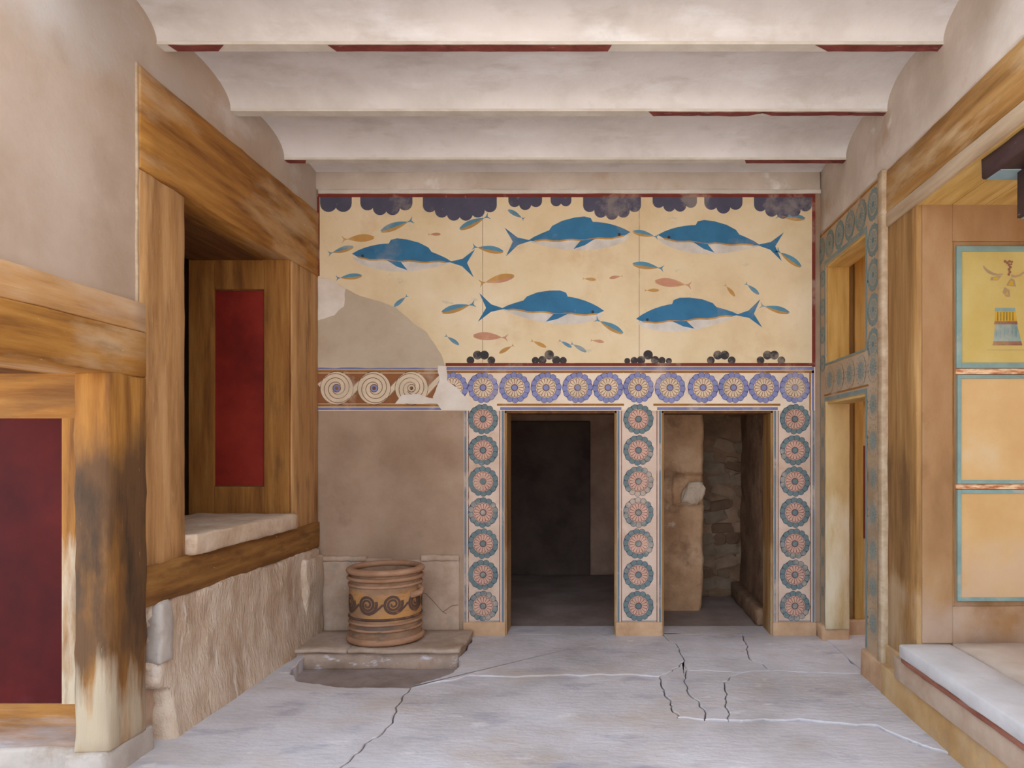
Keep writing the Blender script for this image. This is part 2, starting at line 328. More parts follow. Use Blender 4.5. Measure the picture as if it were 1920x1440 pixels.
slab([(-2.5, .4), (-1.27, .4), (-1.27, 3.73), (-1.25, 4.3), (-1.29, 4.98), (-1.75, 5.0), (-2.1, 5.1), (-2.2, 5.3), (-2.3, 5.72), (-2.5, 5.72)], 0)
slab([(-1.27, .4), (1.88, .4), (1.88, 3.8), (1.72, 4.02), (1.57, 4.3), (1.2, 4.37), (.73, 4.38), (.6, 4.39), (.45, 4.42), (.42, 4.8), (.4, 5.2), (0, 5.28), (-.6, 5.22), (-.95, 5.2), (-1.29, 4.98), (-1.25, 4.3), (-1.27, 3.73)], -.003)
slab([(-1.29, 4.98), (-.95, 5.2), (-.6, 5.22), (0, 5.28), (.4, 5.2), (.62, 5.6), (.6, 6.0), (.5, 6.42), (-1.1, 6.42), (-1.1, 5.75), (-1.04, 5.4)], .004)
slab([(.45, 4.42), (.6, 4.39), (.58, 4.7), (.57, 5.0), (.6, 5.35), (.62, 5.6), (.4, 5.2), (.42, 4.8)], .004)
slab([(.6, 4.39), (.73, 4.38), (.75, 4.77), (.85, 5.1), (1.0, 5.33), (.6, 5.35), (.57, 5.0), (.58, 4.7)], .005)
slab([(.73, 4.38), (1.2, 4.37), (1.57, 4.3), (1.72, 4.02), (1.88, 3.8), (1.88, 5.3), (1.2, 5.35), (1.0, 5.33), (.85, 5.1), (.75, 4.77)], .006)
slab([(.6, 5.35), (1.0, 5.33), (1.2, 5.35), (1.13, 5.7), (1.18, 6.42), (.5, 6.42), (.6, 6.0), (.62, 5.6)], .004)
slab([(1.2, 5.35), (1.88, 5.3), (1.88, 6.42), (1.18, 6.42), (1.13, 5.7)], .004)
slab([(-3.3, -2.0), (-1.0, -2.0), (-1.0, .4), (-3.3, .4)], 0); slab([(-1.0, -2.0), (1.9, -2.0), (1.9, .4), (-1.0, .4)], .003)
slab([(-3.3, .4), (-2.5, .4), (-2.5, 3.9), (-3.3, 3.9)], .002)
box('threshold', 1.86, 2.06, 5.2, 6.25, -.1, .012, 'floor', floor)
box('threshold', bx(945)-.01, bx(1157)+.01, 6.40, 6.70, -.1, .004, 'floor', floor)
box('threshold', bx(1240)-.01, bx(1450)+.01, 6.40, 6.70, -.1, .004, 'floor', floor)
tag(box('ground', -30, 30, -30, 30, -.40, -.18, 'ground', None, 0), 'pale sandy ground around the building', 'ground', 'structure')

ledge = root('stone_ledge', 'low broken stone ledge under the clay pot by the painted wall', 'ledge', (-1.75, 6.0, -.1))
worn('ledge_block', -2.40, -1.10, 5.73, 6.325, -.11, .035, 'ledge', ledge, .08, .014, .02, 5)
worn('ledge_slab', -2.41, -1.95, 5.70, 6.325, .028, .060, 'ledge', ledge, .08, .008, .012, 6)
worn('ledge_slab', -1.945, -1.09, 5.69, 6.325, .028, .062, 'ledge', ledge, .08, .010, .012, 6)

# ------------------------------------------------------------------ ceiling: shallow vaults between narrow beams
ceil = root('ceiling', 'pale plaster ceiling of shallow vaults between narrow beams with red painted edges', 'ceiling', (0, 3, ZC), 'structure')
beams = [4.107-.807*4, 4.107-.807*3, 4.107-.807*2, 4.107-.807, 4.107, 4.915, 5.735, 6.55]
for i, yb in enumerate(beams[:-1]):
    if yb < 3.2: continue
    box('beam_flange', -2.5, 1.98, yb-.04, yb+.04, ZC, ZC+.016, 'plaster_flange', ceil, .003)
    y0, y1 = yb+.036, beams[i+1]-.036
    bm = bmesh.new(); n = 18; rows = []
    xs = [-2.6+4.7*k/60 for k in range(61)]
    for t in range(n+1):
        a = PI*t/n; yy = (y0+y1)/2-(y1-y0)/2*math.cos(a); zz = ZC+.006+.15*math.sin(a)**.9
        if yy > YB+.02: break
        rows.append([bm.verts.new((x, yy, zz+.006*noise.noise(Vector((x*2, yy*4, 0))))) for x in xs])
    for r0, r1 in zip(rows, rows[1:]):
        for k in range(60): bm.faces.new([r0[k], r1[k], r1[k+1], r0[k+1]])
    finish('vault', bm, 'plaster_ceiling', ceil, True)
def strip(px0, px1, yb, cut0=.05, cut1=.05, rag=.006, wv=.068):
    x0, x1 = (px0-VX)*yb/FPX, (px1-VX)*yb/FPX
    pts = ragged([(x0, yb-wv/2), (x0+cut0, yb+wv/2), (x1-cut1, yb+wv/2), (x1, yb-wv/2)], .04, rag, px0)
    decal('red_paint_strip', ceil, lambda x, y, o: Vector((x, y, ZC-o)), [(pts, 'red_flange', 1.5)])
strip(320, 425, 4.107, .02, .06); strip(617, 1147, 4.107, .03, .02, .004); strip(1525, 1790, 4.107, .09, .03, .004)
strip(1215, 1440, 4.915, .04, .12, .012, .06); strip(1420, 1675, 4.915, .1, .03, .012, .055)
strip(532, 577, 5.735, .03, .03); strip(1395, 1592, 5.735, .02, .03, .004)
tag(box('roof', -3.6, 2.3, 3.24, 6.9, 4.05, 4.25, 'plaster_right', None, 0), 'flat roof slab above the vaulted ceiling', 'roof', 'structure')

# ------------------------------------------------------------------ left wall
wl = root('wall_left', 'tall plastered side wall around the wooden window', 'wall', (-2.8, 3, 0), 'structure')
box('plaster', -3.21, XL, -.7, 3.9, 2.30, 4.06, 'plaster_left', wl, 0)
box('plaster', -3.21, XL, 3.9, 6.66, 3.58, 4.06, 'plaster_left', wl, 0)
worn('edge_strip', -2.45, -2.422, 3.882, 3.902, 2.34, 3.61, 'wood_lintel_pale', wl, .06, .003, .004, 9)
box('wall_core', -3.21, -2.47, 3.9, 6.66, 0, .96, 'dado', wl, 0)
box('wall_core', -3.21, -2.64, 3.9, 6.66, 3.07, 3.58, 'dark_room', wl, 0)
box('wall_core', -3.21, -2.60, 3.72, 4.31, .9, 3.10, 'dark_room', wl, 0)
box('wall_core', -3.21, -2.60, 5.83, 6.66, .9, 3.10, 'dark_room', wl, 0)
box('wall_core', -3.21, -2.45, 3.69, 3.97, 0, 2.32, 'dark_room', wl, 0)
box('plaster', -3.21, XL, -.7, .6, -.1, 2.30, 'plaster_left', wl, 0)
# rough gypsum slab under the window, broken along its left edge
def rough_slab():
    bm = bmesh.new(); ny, nz = 84, 30; g = []
    for i in range(ny+1):
        row = []
        for k in range(nz+1):
            v = k/nz; u = i/ny
            yl = 4.03+.03*noise.noise(Vector((v*5, 2, 0)))+.02*noise.noise(Vector((v*17, 7, 0)))+(.07 if v < .38 else 0)+(-.03 if v > .82 else 0)
            y = yl+(6.34-yl)*u
            zt = .775+.02*noise.noise(Vector((u*7, 3, 1)))+.012*noise.noise(Vector((u*25, 3, 5)))
            z = -.02+(zt+.02)*v
            p = Vector((0, y*2.2, z*1.6))
            x = -2.405+.030*noise.noise(p)+.016*noise.noise(p*2.7)+.010*noise.noise(Vector((3, y*7+z*4, z*9-y*3)))+.005*noise.noise(Vector((3, y*26+z*14, z*30)))+.06*(1-v)**3
            e = min(u, (1-u)*2, (1-v)*.7)
            x -= .05*max(0, 1-e/.012)**2
            row.append(bm.verts.new((x, y, z)))
        g.append(row)
    for i in range(ny):
        for k in range(nz): bm.faces.new([g[i][k], g[i+1][k], g[i+1][k+1], g[i][k+1]])
    bl = [[bm.verts.new((-2.475, r[k].co.y, r[k].co.z)) for k in range(nz+1)] for r in (g[0], g[-1])]
    for b, r in zip(bl, (g[0], g[-1])):
        for k in range(nz): bm.faces.new([b[k], r[k], r[k+1], b[k+1]])
    tb = [bm.verts.new((-2.475, r[-1].co.y, r[-1].co.z)) for r in g]
    for i in range(ny): bm.faces.new([g[i][-1], g[i+1][-1], tb[i+1], tb[i]])
    bmesh.ops.recalc_face_normals(bm, faces=bm.faces)
    return finish('gypsum_slab', bm, 'gypsum', wl, True)
rough_slab()
worn('gypsum_fragment', -2.47, -2.378, 4.02, 4.15, .42, .76, 'gypsum_edge', wl, .04, .014, .02, 7)
worn('corner_block', -2.46, -2.36, 5.98, 6.35, .03, .70, 'gypsum', wl, .06, .03, .03, 5)

# left window
w1 = root('window_1', 'deep wooden window frame with a red panel in its inner side and stone sill', 'window', (-2.6, 5.1, 1.0), 'structure')
worn('header_beam', -2.66, -2.415, 3.9, 6.355, 3.06, 3.60, 'wood_y', w1, .12, .004, .008, 4)
worn('frame_post', -2.64, -2.42, 3.9, 4.33, .96, 3.062, 'wood_z', w1, .10, .004, .01, 4)
worn('frame_post', -2.64, -2.42, 5.815, 6.355, .96, 3.062, 'wood_z', w1, .10, .004, .01, 4)
worn('bottom_rail', -2.64, -2.405, 3.93, 6.35, .755, .975, 'wood_rail', w1, .08, .007, .012, 6)
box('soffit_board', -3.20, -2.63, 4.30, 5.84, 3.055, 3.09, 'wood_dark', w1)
worn('stone_sill', -3.15, -2.36, 4.335, 5.80, .975, 1.095, 'sill_stone', w1, .05, .007, .015, 8)
jf = [('jamb_stile', -3.21, -3.01, 1.07, 3.06), ('jamb_stile', -2.625, -2.43, 1.07, 3.06), ('jamb_rail', -3.01, -2.625, 2.83, 3.06), ('jamb_rail', -3.01, -2.625, 1.07, 1.30)]
for nm, a, b, c, d in jf: box(nm, a, b, 5.785, 5.835, c, d, 'wood_jamb', w1, .006)
box('red_panel', -3.02, -2.615, 5.803, 5.84, 1.29, 2.84, 'red_panel', w1, .004)
box('panel_bead', -3.02, -2.62, 5.795, 5.81, 2.822, 2.834, 'wood_dark', w1, .002); box('panel_bead', -3.02, -2.62, 5.795, 5.81, 1.296, 1.308, 'wood_dark', w1, .002)
# the dark room seen past the window
wo = root('wall_outer', 'dark rubble room seen through the gap beside the wooden window', 'wall', (-4, 5.3, 0), 'structure')
box('side', -4.5, -4.3, 3.75, 7, 0, 3.8, 'dark_brown', wo, 0); box('front', -7, -3.2, 3.72, 3.97, -.2, 4.2, 'plaster_left', wo, 0)
box('far_side', -4.5, -3.2, 6.4, 6.7, 0, 3.8, 'dark_brown', wo, 0); box('lid', -4.5, -3.2, 3.8, 6.7, 3.75, 4.0, 'dark_brown', wo, 0)
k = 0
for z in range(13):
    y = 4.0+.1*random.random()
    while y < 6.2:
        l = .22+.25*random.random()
        worn('stone', -4.32, -4.22-.04*random.random(), y, min(6.38, y+l), .9+z*.17, .9+z*.17+.155, 'dark_brown', wo, .12, .015, .02, 5); y += l+.015

# left doorway
d1 = root('door_1', 'doorway side with worn post, timber lintel and dark red panel', 'doorway', (-2.6, 3.6, 0), 'structure')
worn('lintel_beam', -2.72, -2.38, .3, 3.9, 1.965, 2.20, 'wood_y', d1, .12, .004, .01, 4)
worn('lintel_beam', -2.72, -2.384, .3, 3.9, 2.20, 2.352, 'wood_y_pale', d1, .12, .004, .008, 4)
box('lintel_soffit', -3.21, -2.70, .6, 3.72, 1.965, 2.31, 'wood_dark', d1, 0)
worn('corner_post', -2.553, -2.38, 3.60, 3.905, .125, 1.972, 'wood_burnt', d1, .06, .006, .016, 7)
box('jamb_rail', -3.21, -2.545, 3.66, 3.70, 1.745, 1.97, 'wood_burnt_rail', d1); box('jamb_rail', -3.21, -2.545, 3.66, 3.70, .125, .345, 'wood_burnt_rail', d1)
box('jamb_stile', -2.655, -2.545, 3.662, 3.70, .335, 1.755, 'wood_burnt_stile', d1); box('jamb_stile', -3.21, -3.10, 3.662, 3.70, .335, 1.755, 'wood_burnt_stile', d1)
box('red_panel', -3.11, -2.645, 3.674, 3.71, .335, 1.755, 'red_panel_lit_foot', d1, .003)
worn('plinth', -3.22, -2.56, 3.63, 3.90, -.05, .135, 'gypsum_edge', d1, .06, .01, .015, 6); worn('plinth', -2.58, -2.385, 3.575, 3.98, -.05, .132, 'gypsum_edge', d1, .06, .01, .015, 6)

# ------------------------------------------------------------------ back wall
wb = root('wall_back', 'brown plaster wall with two doorways under the painted mural', 'wall', (0, 6.5, 0), 'structure')
XD = [bx(945), bx(1157), bx(1240), bx(1450)]; ZD = bz(770)
box('wall_upper', XL-.2, XR+.2, YB, YB+.3, ZD, 4.06, 'plaster_brown', wb, 0)
box('wall_panel', XL-.2, XD[0], YB, YB+.3, -.1, ZD, 'plaster_brown', wb, 0)
box('pier', XD[1], XD[2], YB, YB+.3, -.1, ZD, 'plaster_brown', wb, 0)
box('pier', XD[3], XR+.2, YB, YB+.3, -.1, ZD, 'plaster_brown', wb, 0)
worn('plaster_band', XL-.01, XR, YB-.03, YB+.01, bz(357), bz(338)+.35, 'plaster_right', wb, .1, .006, .01, 4)
worn('cream_moulding', bx(598), bx(1543), YB-.022, YB+.01, bz(364), bz(356), 'plaster_flange', wb, .08, .004, .005, 7)
worn('dado_block', XL+.02, bx(735), YB-.022, YB+.01, .0, bz(1046), 'dado', wb, .06, .003, .012, 7)
worn('dado_block', bx(737), bx(862), YB-.018, YB+.01, .0, bz(1049), 'dado', wb, .06, .003, .012, 7)
worn('broken_edge', XL+.03, bx(690), YB-.034, YB, bz(1052), bz(1042), 'dado', wb, .03, .012, .012, 16)
worn('broken_edge', bx(790), bx(862), YB-.032, YB, bz(1051), bz(1040), 'dado', wb, .03, .012, .012, 16)
cr = [(762, 1052), (770, 1075), (760, 1092), (775, 1108), (800, 1112), (815, 1128), (830, 1145), (838, 1150)]
crp = [(bx(a), bz(b)) for a, b in cr]
decal('crack', wb, onback, [(q, 'crack', 22.5) for q in ribbon(crp, .004)] + [(q, 'crack', 22.5) for q in ribbon([(bx(832), bz(1146)), (bx(848), bz(1135)), (bx(860), bz(1133))], .005)])

# rosettes: paint, shared meshes
def rosette_mesh(name, outer, oline, petal, pline, core, ground):
    bm = bmesh.new(); mats = []
    def add(pts, m, off):
        if m not in mats: mats.append(m)
        f = bm.faces.new([bm.verts.new((p[0], -off*.001, p[1])) for p in pts]); f.material_index = mats.index(m)
    R = .132; n = 14
    def scal(r0, lr, off, m):
        pts = []
        for i in range(n):
            a = 2*PI*i/n; cx, cy = r0*math.cos(a), r0*math.sin(a)
            for k in range(-4, 5):
                b = a+k*PI/10.5; pts.append((cx+lr*math.cos(b), cy+lr*math.sin(b)))
        add(pts, m, off)
    scal(.104, .0285, .4, oline); scal(.1035, .0255, .8, outer)
    for i in range(n):                                # arcs between the lobes
        a = 2*PI*(i+.5)/n
        for q in ribbon([(r*math.cos(a), r*math.sin(a)) for r in (.088, .118)], .004): add(q, oline, 1.2)
    add(ring(0, 0, .090, 36), oline, 1.4); add(ring(0, 0, .087, 36), ground, 1.8)
    for i in range(16):
        a = 2*PI*i/16
        def pet(r0, r1, hw, m, off):
            pts = [(r0, -hw*.45)] + [(r1-hw+hw*math.sin(t), -hw*math.cos(t)) for t in [PI*j/6 for j in range(7)]] + [(r0, hw*.45)]
            add([(x*math.cos(a)-y*math.sin(a), x*math.sin(a)+y*math.cos(a)) for x, y in pts], m, off)
        pet(.024, .084, .0150, pline, 2.2); pet(.030, .0795, .0105, petal, 2.6)
    add(ring(0, 0, .026, 20), oline, 3.0); add(ring(0, 0, .022, 20), core, 3.4)
    bmesh.ops.recalc_face_normals(bm, faces=bm.faces)
    for f in bm.faces:
        if f.normal.y > 0: f.normal_flip()
    me = bpy.data.meshes.new(name); bm.to_mesh(me); bm.free()
    for m in mats: me.materials.append(M[m])
    return me
RV = rosette_mesh('rosette_violet', 'violet', 'violet_line', 'petal_cream', 'petal_line', 'violet', 'petal_cream')
RS = rosette_mesh('rosette_slate', 'slate', 'slate_line', 'petal_pink', 'petal_line', 'slate', 'petal_pink')
RT = rosette_mesh('rosette_teal', 'teal', 'teal_line', 'teal', 'beige', 'teal_line', 'beige')
RF = rosette_mesh('rosette_faded', 'beige', 'teal', 'teal', 'beige', 'teal', 'beige')
def rosette(me, parent, loc, rz=0.0, s=1.0, spin=0.0):
    o = bpy.data.objects.new('rosette', me); C.objects.link(o); o.parent = parent
    o.location = Vector(loc)-wloc(parent); o.rotation_euler = (0, spin, rz); o.scale = (s, 1, s)
    return o

# rosette frieze above the doors
t1 = root('trim_1', 'cream painted band of violet rosettes above the two doorways', 'frieze', (bx(1180), YB, bz(730)), 'structure')
box('band', bx(836), bx(1528), YB-.006, YB+.01, bz(770), bz(688), 'cream_frieze', t1, 0)
def bline(x0, x1, y0, y1, m, off): return ([(bx(x0), bz(y1)), (bx(x1), bz(y1)), (bx(x1), bz(y0)), (bx(x0), bz(y0))], m, off)
decal('border_lines', t1, onback, [bline(836, 1526, 688, 694, 'line_violet', 7), bline(836, 1526, 695, 699.5, 'line_ochre', 7), bline(1522, 1526, 694, 770, 'line_violet', 7), bline(1517, 1520, 699, 770, 'line_ochre', 7),
    bline(938, 1165, 763.5, 769, 'line_violet', 7.2), bline(932, 1170, 757, 761, 'line_ochre', 7.2), bline(1232, 1458, 763.5, 769, 'line_violet', 7.2), bline(1225, 1463, 757, 761, 'line_ochre', 7.2)])
for i, px in enumerate([849, 906, 965, 1024, 1083, 1140, 1197, 1256, 1318, 1375, 1432, 1490]):
    rosette(RV, t1, (bx(px), YB-.0075, bz(727)), 0, 1.0, random.random()*.4)
decal('plaster_loss', t1, onback, [(ragged([(bx(a), bz(b)) for a, b in [(822, 684), (838, 688), (840, 712), (862, 732), (880, 752), (884, 769), (828, 769), (812, 745), (824, 716)]], .02, .012, 3), 'white_patch', 13)])
# running spirals
t2 = root('trim_2', 'band of cream running spirals on brown beside the rosette band', 'frieze', (bx(715), YB, bz(730)), 'structure')
box('band', bx(596), bx(836), YB-.006, YB+.01, bz(770), bz(688), 'cream_frieze', t2, 0)
decal('border_lines', t2, onback, [bline(596, 834, 688, 693, 'line_violet', 7), bline(596, 834, 694, 699, 'line_ochre', 7), bline(596, 834, 700, 757, 'spiral_field', 7), bline(596, 836, 758, 762.5, 'line_ochre', 7), bline(596, 836, 764, 769, 'line_violet', 7)])
SPX = [632, 702, 772]; sd = bx(702)-bx(632)
for ci in range(-1, 3):                                # S-shaped bands between neighbours
    cx, cz = bx(632)+sd*ci, bz(728)
    c = [(cx+sd*t, cz-.112*math.cos(PI*t)) for t in [j/24 for j in range(25)]]
    c = [p for p in c if bx(597) < p[0] < bx(830)]
    e = [[(x, z+d) for x, z in c] for d in (.034, -.034)]
    decal('spiral_band', t2, onback, [(q, 'petal_cream', 7.5) for q in ribbon(c, .052)]+[(q, 'line_brown', 7.7) for r in e for q in ribbon(r, .004)])
for ci, px in enumerate(SPX):
    cx, cz, r = bx(px), bz(728), .138
    P = [(ring(cx, cz, r+.004, 40), 'line_brown', 8.0), (ring(cx, cz, r, 40), 'petal_cream', 8.2)]
    for ph in (0, PI):
        sp = [(cx+(.040+.094*t)*math.cos(ph+.6+2.6*PI*t), cz+(.040+.094*t)*math.sin(ph+.6+2.6*PI*t)) for t in [j/48 for j in range(49)]]
        P += [(q, 'line_brown', 8.6) for q in ribbon(sp, .0055)]
    P += [(ring(cx, cz, .036, 20), 'line_brown', 9), (ring(cx, cz, .031, 8), 'violet' if ci < 2 else 'petal_cream', 9.4), (ring(cx, cz, .016, 12), 'line_ochre' if ci == 0 else 'line_brown', 9.8)]
    decal('spiral', t2, onback, P)
decal('plaster_loss', t2, onback, [(ragged([(bx(a), bz(b)) for a, b in [(742, 757), (752, 742), (775, 738), (800, 744), (830, 752), (836, 757)]], .02, .012, 5), 'white_patch', 10.5)])

# rosette door posts
for n, (x0, x1, cx, lab) in enumerate([(870, 946, 906, 'painted door post of slate blue rosettes beside the plain brown wall'),
                                       (1156.5, 1240.5, 1197, 'painted post of slate blue rosettes between the two doorways'),
                                       (1450, 1528, 1490, 'painted door post of slate blue rosettes at the room corner')]):
    t = root('trim_%d' % (n+3), lab, 'door post', (bx(cx), YB, 0), 'structure')
    box('post_face', bx(x0), bx(x1), YB-.006, YB+.01, bz(1166), bz(770), 'cream_pier', t, 0)
    worn('plinth', bx(x0-2), bx(x1+2), YB-.022, YB+.02, -.02, bz(1166), 'plinth', t, .05, .004, .008, 7)
    ln = [bline(x0+1, x0+5, 770, 1166, 'line_slate', 7), bline(x0+8, x0+9.5, 770, 1166, 'line_brown', 7), bline(x1-5, x1-1, 770, 1166, 'line_slate', 7), bline(x1-9.5, x1-8, 770, 1166, 'line_brown', 7), bline(x0+9, x1-9, 1163.5, 1165, 'line_slate', 7)]
    decal('border_lines', t, onback, ln)
    for k in range(7): rosette(RS, t, (bx(cx), YB-.0075, bz(786+58.3*k)), 0, .985, random.random()*.4)
for n, (a, b) in enumerate([(bx(945), bx(1157)), (bx(1240), bx(1450))]):
    t = root('door_%d' % (n+2), ['dark doorway beside the plain brown wall', 'doorway showing a rough stone pillar inside'][n], 'doorway', ((a+b)/2, 6.5, 0), 'structure')
    box('door_jamb', a-.004, a+.022, YB+.012, YB+.31, 0, ZD, 'wood_pier', t, .004); box('door_jamb', b-.022, b+.004, YB+.012, YB+.31, 0, ZD, 'wood_pier', t, .004)
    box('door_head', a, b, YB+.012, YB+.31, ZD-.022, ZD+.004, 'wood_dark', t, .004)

# mural: a plain sea picture, cream ground in a red border
mu = root('wall_mural', 'cream sea mural with big blue fish in a red border above the doorways', 'mural', (bx(1062), YB, bz(690)))
box('painted_ground', bx(597), bx(1528), YB-.008, YB+.01, bz(688), bz(366), 'cream', mu, 0)
box('border', bx(597), bx(1528), YB-.010, YB, bz(370.5), bz(363.5), 'border_red', mu, 0)
box('border', bx(1522), bx(1528), YB-.010, YB, bz(688), bz(370), 'border_red', mu, 0)
box('border', bx(595.5), bx(600), YB-.010, YB, bz(518), bz(370), 'border_red', mu, 0)
box('border', bx(836), bx(1528), YB-.0105, YB, bz(686.5), bz(681), 'border_red', mu, 0)
def fish(px, py, L, ang=0, flip=False, back='fish_blue', belly='fish_belly', fat=.13, fin=True):
    s = L/220.0; cx, cz = bx(px), bz(py); P = []
    n = 16
    def prof(t): return math.sin(PI*min(1, t*.97+.03))**.75*(1-.35*t)
    top = [(-.5+.82*t, fat*prof(t)) for t in [i/n for i in range(n+1)]]
    bot = [(-.5+.82*t, -fat*.8*prof(t)) for t in [i/n for i in range(n+1)]]
    mid = [(-.5+.82*t, -fat*.12*prof(t)+.006*math.sin(t*24)) for t in [i/n for i in range(n+1)]]
    P.append((top+mid[::-1][1:-1], back, 9.0)); P.append((mid+bot[::-1][1:-1], belly, 9.0))
    P += [(q, 'fish_ochre', 9.6) for q in ribbon(mid[1:-1], .012)]
    P.append(([(.29, .0), (.40, .03), (.5, .115), (.44, 0), (.5, -.115), (.40, -.03)], back, 9.2))
    if fin:
        P.append(([(-.22, fat*.6), (-.19, fat*1.03), (-.14, fat*1.13), (-.06, fat*1.1), (.04, fat*.96), (.12, fat*.72), (.17, fat*.3)], back, 8.8))
        P.append(([(-.22, -.01), (-.10, -.02), (-.04, -.085), (-.13, -.06)], back, 9.8))
        P.append((ring(-.41, .012, .012, 10), 'pebble', 10))
    c, sn = math.cos(math.radians(ang)), math.sin(math.radians(ang)); f = -1 if flip else 1
    Q = []
    for pts, m, off in P:
        r = [(cx+s*(f*x*c-y*sn), cz+s*(f*x*sn+y*c)) for x, y in pts]
        if f < 0: r = r[::-1]
        Q.append((r, m, off))
    return decal('painted_fish', mu, onback, Q)
for a in [(775, 488, 230, -3, False), (1065, 448, 235, 3, True), (1350, 455, 235, -4, False), (1015, 583, 235, -3, True), (1310, 596, 235, 4, False)]: fish(*a, fat=.15)
for a in [(672, 448, 62, 3, True, 'fish_ochre', 'fish_ochre'), (745, 424, 66, 20, False, 'fish_lightblue', 'fish_ochre'), (890, 418, 62, 25, False, 'fish_lightblue', 'fish_ochre'), (640, 470, 50, 15, True, 'fish_lightblue', 'fish_ochre'),
          (655, 520, 50, 5, True, 'fish_lightblue', 'fish_ochre'), (932, 525, 68, 12, True, 'fish_ochre', 'fish_pink'), (915, 468, 60, -10, True, 'fish_lightblue', 'fish_ochre'), (968, 403, 36, -30, False, 'fish_lightblue', 'fish_lightblue'),
          (1210, 440, 50, -12, False, 'fish_lightblue', 'fish_ochre'), (1262, 532, 70, -6, False, 'fish_pink', 'fish_pink'), (1215, 500, 60, -8, False, 'fish_lightblue', 'fish_ochre'), (1482, 408, 56, -6, True, 'fish_lightblue', 'fish_ochre'),
          (1478, 485, 58, -35, True, 'fish_lightblue', 'fish_ochre'), (1452, 580, 58, -15, True, 'fish_lightblue', 'fish_ochre'), (860, 578, 66, 15, False, 'fish_lightblue', 'fish_ochre'), (920, 632, 66, -3, False, 'fish_pink', 'fish_pink'),
          (1142, 612, 60, -28, True, 'fish_lightblue', 'fish_ochre'), (752, 565, 34, 40, False, 'fish_lightblue', 'fish_lightblue'), (848, 638, 32, -35, True, 'fish_lightblue', 'fish_lightblue'), (1060, 645, 28, -30, True, 'fish_lightblue', 'fish_lightblue'),
          (1010, 645, 32, -25, True, 'fish_ochre', 'fish_ochre'), (950, 655, 32, 30, False, 'fish_ochre', 'fish_ochre'), (1085, 652, 34, -30, True, 'fish_lightblue', 'fish_lightblue'), (1120, 640, 26, -8, True, 'fish_pink', 'fish_pink'),
          (1410, 542, 34, -40, True, 'fish_lightblue', 'fish_lightblue'), (1368, 545, 30, -50, True, 'fish_ochre', 'fish_ochre'), (1105, 524, 26, -5, True, 'fish_ochre', 'fish_ochre'), (1155, 520, 26, 10, False, 'fish_pink', 'fish_pink'), (815, 440, 24, 0, True, 'fish_pink', 'fish_pink'), (1222, 545, 28, 0, True, 'fish_ochre', 'fish_ochre')]:
    fish(*a, fat=.15, fin=False)
for x0, x1, dp in [(603, 658, 26), (678, 772, 30), (795, 930, 40), (955, 1015, 20), (1034, 1070, 16), (1095, 1200, 38), (1225, 1305, 24), (1322, 1390, 26), (1415, 1520, 36)]:
    n = max(2, int((x1-x0)/20)); Q = [(rect(bx(x0), bx(x1), bz(376), bz(370)), 'scallop', 8.5)]
    for i in range(n):
        t = (i+.5)/n; px = x0+(x1-x0)*t; d = dp*(.45+.55*math.sin(PI*t)); r = (x1-x0)/n*.58/220
        Q.append((rect(bx(px)-r, bx(px)+r, bz(370+d)+r*.6, bz(370)), 'scallop', 8.6+.05*i)); Q.append((ring(bx(px), bz(370+d)+r*.6, r, 18), 'scallop', 9.2+.05*i))
    decal('painted_scallop', mu, onback, Q)
for px, n in [(902, 4), (1030, 5), (1215, 7), (1352, 4), (1445, 4)]:
    Q = []
    for i in range(n):
        t = (i-(n-1)/2); r = 9-abs(t)*1.1
        Q.append((ring(bx(px+t*13), bz(681-r*.7-(9 if abs(t) < 1 else 0)), r/220, 16), 'pebble', 8.8+.1*i))
    decal('painted_pebbles', mu, onback, Q)
for px in (905, 1198): decal('panel_seam', mu, onback, [(rect(bx(px), bx(px+.8), bz(680), bz(372)), 'line_brown', 8.4)])
patch = [(595, 690), (834, 690), (834, 684), (831, 670), (818, 649), (801, 624), (772, 603), (744, 578), (716, 567), (680, 557), (648, 542), (617, 523), (595, 521)]
pp = ragged([(bx(a), bz(b)) for a, b in patch], .03, .008, 1)
bm = bmesh.new(); f = bm.faces.new([bm.verts.new((x, YB-.012, z)) for x, z in pp])
g = bmesh.ops.extrude_face_region(bm, geom=[f]); [setattr(v, 'co', v.co+Vector((0, .012, 0))) for v in g['geom'] if isinstance(v, bmesh.types.BMVert)]
bmesh.ops.recalc_face_normals(bm, faces=bm.faces)
finish('plaster_repair', bm, 'mural_patch', mu)
decal('white_repair', mu, onback, [(ragged([(bx(a), bz(b)) for a, b in [(596, 522), (618, 523), (648, 543), (646, 575), (628, 590), (612, 596), (596, 603)]], .025, .012, 9), 'white_patch', 13)])

# ------------------------------------------------------------------ right wall with small window and door
wr = root('wall_right', 'side wall painted with faded teal rosettes around a small window and door', 'wall', (1.9, 5.6, 0), 'structure')
YW0, YW1 = 5.264, 6.196
box('wall_pier', XR, 2.03, 4.94, YW0, -.1, 3.42, 'beige', wr, .004); box('wall_pier', XR, 2.03, YW1, YB+.05, -.1, 3.42, 'beige', wr, .004)
box('wall_head', XR, 2.03, YW0, YW1, 3.115, 3.42, 'beige', wr, .004); box('wall_band', XR, 2.03, YW0, YW1, 1.985, 2.28, 'beige', wr, .004)
worn('plaster_top', XR+.005, 2.25, -.7, YB+.02, 3.42, 4.06, 'plaster_right', wr, .12, .012, .012, 3)
worn('plinth', XR-.03, 2.05, 4.84, YW0+.01, -.05, .19, 'plinth', wr, .06, .008, .015, 6); worn('plinth', XR-.03, 2.05, YW1-.01, YB-.005, -.05, .12, 'plinth', wr, .06, .008, .015, 6)
def rl(y0, y1, z0, z1, m, off): return ([(y0, z0), (y1, z0), (y1, z1), (y0, z1)], m, off)
